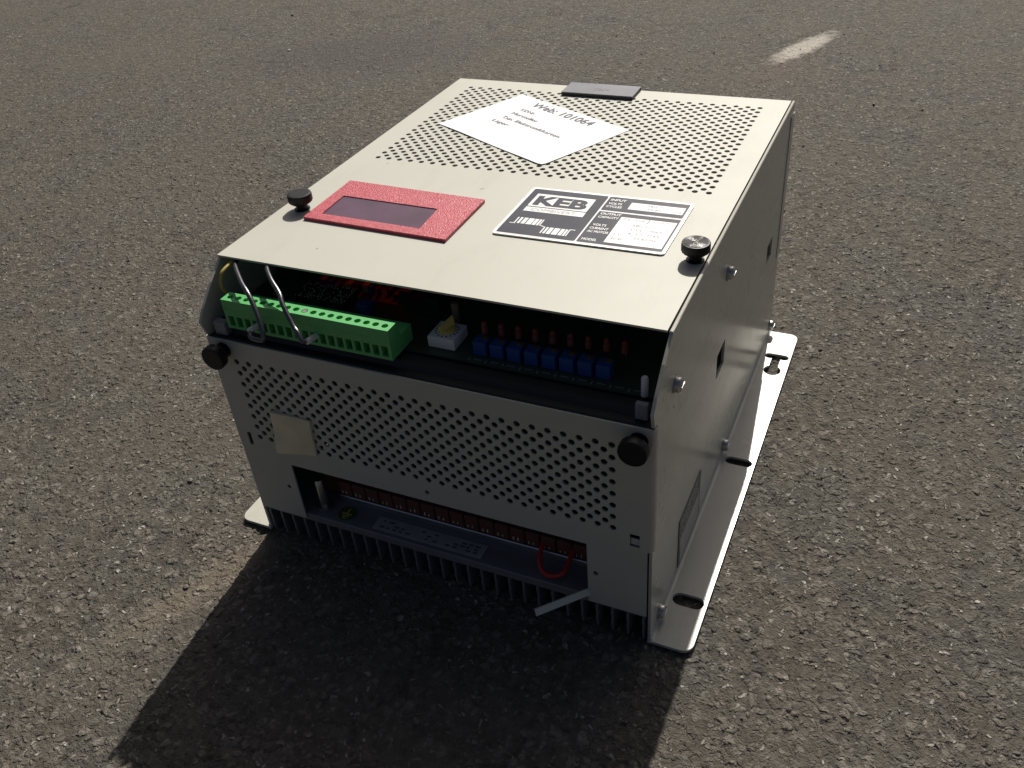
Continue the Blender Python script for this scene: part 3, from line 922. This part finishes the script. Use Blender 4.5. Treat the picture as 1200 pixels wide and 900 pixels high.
# grey tag at the rear edge ------------------------------------------------
bm = bmesh.new(); box(bm, -.0440, .0238, .3815, .4078, H + .0001, H + .0028)
tg = done('engraved_tag', bm, M['tagedge'], U)
bm = bmesh.new(); box(bm, -.0440, .0238, .3813, .4079, H + .0028, H + .0034)
done('tag_face', bm, M['tag'], tg)
bm = bmesh.new(); text_bm(bm, 'Start', .0150, .0062, (-.0165, .3910), lambda u, v: (u, v, H + .00348), .03)
done('tag_lettering', bm, M['tagedge'], tg, recalc=False)

# yellowed adhesive pad on the front panel ---------------------------------
bm = bmesh.new()
n = 10; g0 = []; c00, c10, c11, c01 = [Vector(c) for c in ((-.1248, .0935), (-.0882, .1000), (-.0866, .1325), (-.1200, .1334))]
for j in range(n + 1):
    row = []
    for i in range(n + 1):
        u, v = i / n, j / n
        p = (c00 * (1 - u) + c10 * u) * (1 - v) + (c01 * (1 - u) + c11 * u) * v
        hgt = .0028 + .0006 * math.sin(u * 5 + 1) * math.cos(v * 6) - .0016 * math.exp(-((u - .40) ** 2 + (v - .55) ** 2) / .025) - .0010 * math.exp(-((u - .85) ** 2 + (v - .25) ** 2) / .02)
        if i in (0, n) or j in (0, n): hgt -= .0006
        row.append(bm.verts.new((p.x, -hgt, p.y)))
    g0.append(row)
for j in range(n):
    for i in range(n): bm.faces.new((g0[j][i], g0[j][i + 1], g0[j + 1][i + 1], g0[j + 1][i]))
rim = [g0[0][i] for i in range(n + 1)] + [g0[j][n] for j in range(1, n + 1)] + [g0[n][i] for i in range(n - 1, -1, -1)] + [g0[j][0] for j in range(n - 1, 0, -1)]
base = [bm.verts.new((v.co.x, -.0001, v.co.z)) for v in rim]
for i in range(len(rim)): j = (i + 1) % len(rim); bm.faces.new((rim[i], rim[j], base[j], base[i]))
bm.faces.new(base)
done('adhesive_pad', bm, M['amber'], U, auto=40)

# ------------------------------------------------------------------ paper label lying on the cover
PL = thing('paper_label', 'white printed paper label lying askew on the perforated top cover', 'label', (-.0804, .3756, H))
eu = Vector((.1241, -.0630, 0)).normalized(); ev = Vector((eu.y, -eu.x, 0))     # along the text, down the sheet
PWd, PHt = .1392, .0957
def pf(lift):
    def f(u, v):
        # slight curl of the lower edge
        a = max(0, v / PHt - .45) / .55; b = u / PWd
        z = .0004 + .0006 * a ** 2 * (.35 + .65 * (1 - abs(2 * b - 1.1)) ) + .0003 * math.sin(u * 60) * a
        p = eu * u + ev * v
        return (p.x, p.y, z + lift)
    return f
bm = bmesh.new()
cr = .004; nu, nv = 28, 20; f = pf(0); gr = []
for j in range(nv + 1):
    row = []
    for i in range(nu + 1):
        u, v = PWd * i / nu, PHt * j / nv
        if u > PWd - cr and v > PHt - cr:               # rounded lower right corner
            cx_, cy_ = PWd - cr, PHt - cr; dx, dy = u - cx_, v - cy_
            k = max(dx, dy) / math.hypot(dx, dy) if dx or dy else 1
            u, v = cx_ + dx * k, cy_ + dy * k
        row.append(bm.verts.new(f(u, v)))
    gr.append(row)
for j in range(nv):
    for i in range(nu): bm.faces.new((gr[j][i], gr[j][i + 1], gr[j + 1][i + 1], gr[j + 1][i]))
lowr = [[bm.verts.new((v.co.x, v.co.y, v.co.z - .00025)) for v in row] for row in gr]
for j in range(nv):
    for i in range(nu): bm.faces.new((lowr[j][i], lowr[j + 1][i], lowr[j + 1][i + 1], lowr[j][i + 1]))
def rimof(g): return [g[0][i] for i in range(nu + 1)] + [g[j][nu] for j in range(1, nv + 1)] + [g[nv][i] for i in range(nu - 1, -1, -1)] + [g[j][0] for j in range(nv - 1, 0, -1)]
ra, rb = rimof(gr), rimof(lowr)
for i in range(len(ra)): j = (i + 1) % len(ra); bm.faces.new((ra[i], ra[j], rb[j], rb[i]))
done('sheet', bm, M['paper'], PL, smooth=False)
fl = lambda u, v: pf(.00032)(u, -v)
bm = bmesh.new()
text_bm(bm, 'Web: 101064', .0765, .0096, (.0300, -.0152), fl, .006)
done('headline', bm, M['ink'], PL, recalc=False)
for s, v, wd in (('KDNr.', .0285, .0185), ('Hersteller', .0388, .0340), ('Typ: Elektronikkarten', .0500, .0750), ('Lager:', .0606, .0215)):
    bm = bmesh.new(); text_bm(bm, s, wd, .0046, (.0312, -v), fl, .004)
    done('text_line', bm, M['ink'], PL, recalc=False)

# ------------------------------------------------------------------ loose grit on the asphalt
def gravel():
    rng = np.random.default_rng(3)
    m, nt, N, L, B = nmat('loose_grit')
    g = N.new('ShaderNodeNewGeometry')
    cr_ = N.new('ShaderNodeValToRGB')
    el = cr_.color_ramp.elements
    el[0].position = 0; el[0].color = (.075, .070, .062, 1); el[1].position = 1; el[1].color = (.50, .47, .41, 1)
    e2 = cr_.color_ramp.elements.new(.82); e2.color = (.20, .185, .155, 1)
    L.new(g.outputs['Random Per Island'], cr_.inputs[0]); L.new(cr_.outputs[0], B.inputs['Base Color'])
    B.inputs['Roughness'].default_value = .8
    ico = bmesh.new(); bmesh.ops.create_icosphere(ico, subdivisions=1, radius=1)
    V = np.array([v.co[:] for v in ico.verts]); F = np.array([[v.index for v in f.verts] for f in ico.faces]); ico.free()
    P, Q = [], []
    k = 0
    while k < 700:
        x = rng.uniform(-1.2, .7); y = rng.uniform(-.35, 1.5)
        if -.20 < x < .20 and -.01 < y < .42: continue
        if x < -.45 - .75 * max(0, y) : continue
        r = rng.gamma(3, .0003) + .0005
        if r > .0042: r = .0042
        sc_ = np.array([1, rng.uniform(.6, 1), rng.uniform(.4, .7)]) * r
        a = rng.uniform(0, 6.28); c, s = np.cos(a), np.sin(a)
        v = V * (1 + rng.uniform(-.28, .28, (len(V), 1))) * sc_
        v = v @ np.array([[c, s, 0], [-s, c, 0], [0, 0, 1]])
        P.append(v + np.array([x, y, -.0016 + r * .05])); Q.append(F + len(V) * k); k += 1
    P = np.concatenate(P); Q = np.concatenate(Q)
    me = bpy.data.meshes.new('gravel'); me.from_pydata(P.tolist(), [], Q.tolist())
    o = link('gravel', me, m)
    o['kind'] = 'stuff'; o['label'] = 'loose pale grit and small stone chips scattered on the asphalt'; o['category'] = 'gravel'
gravel()
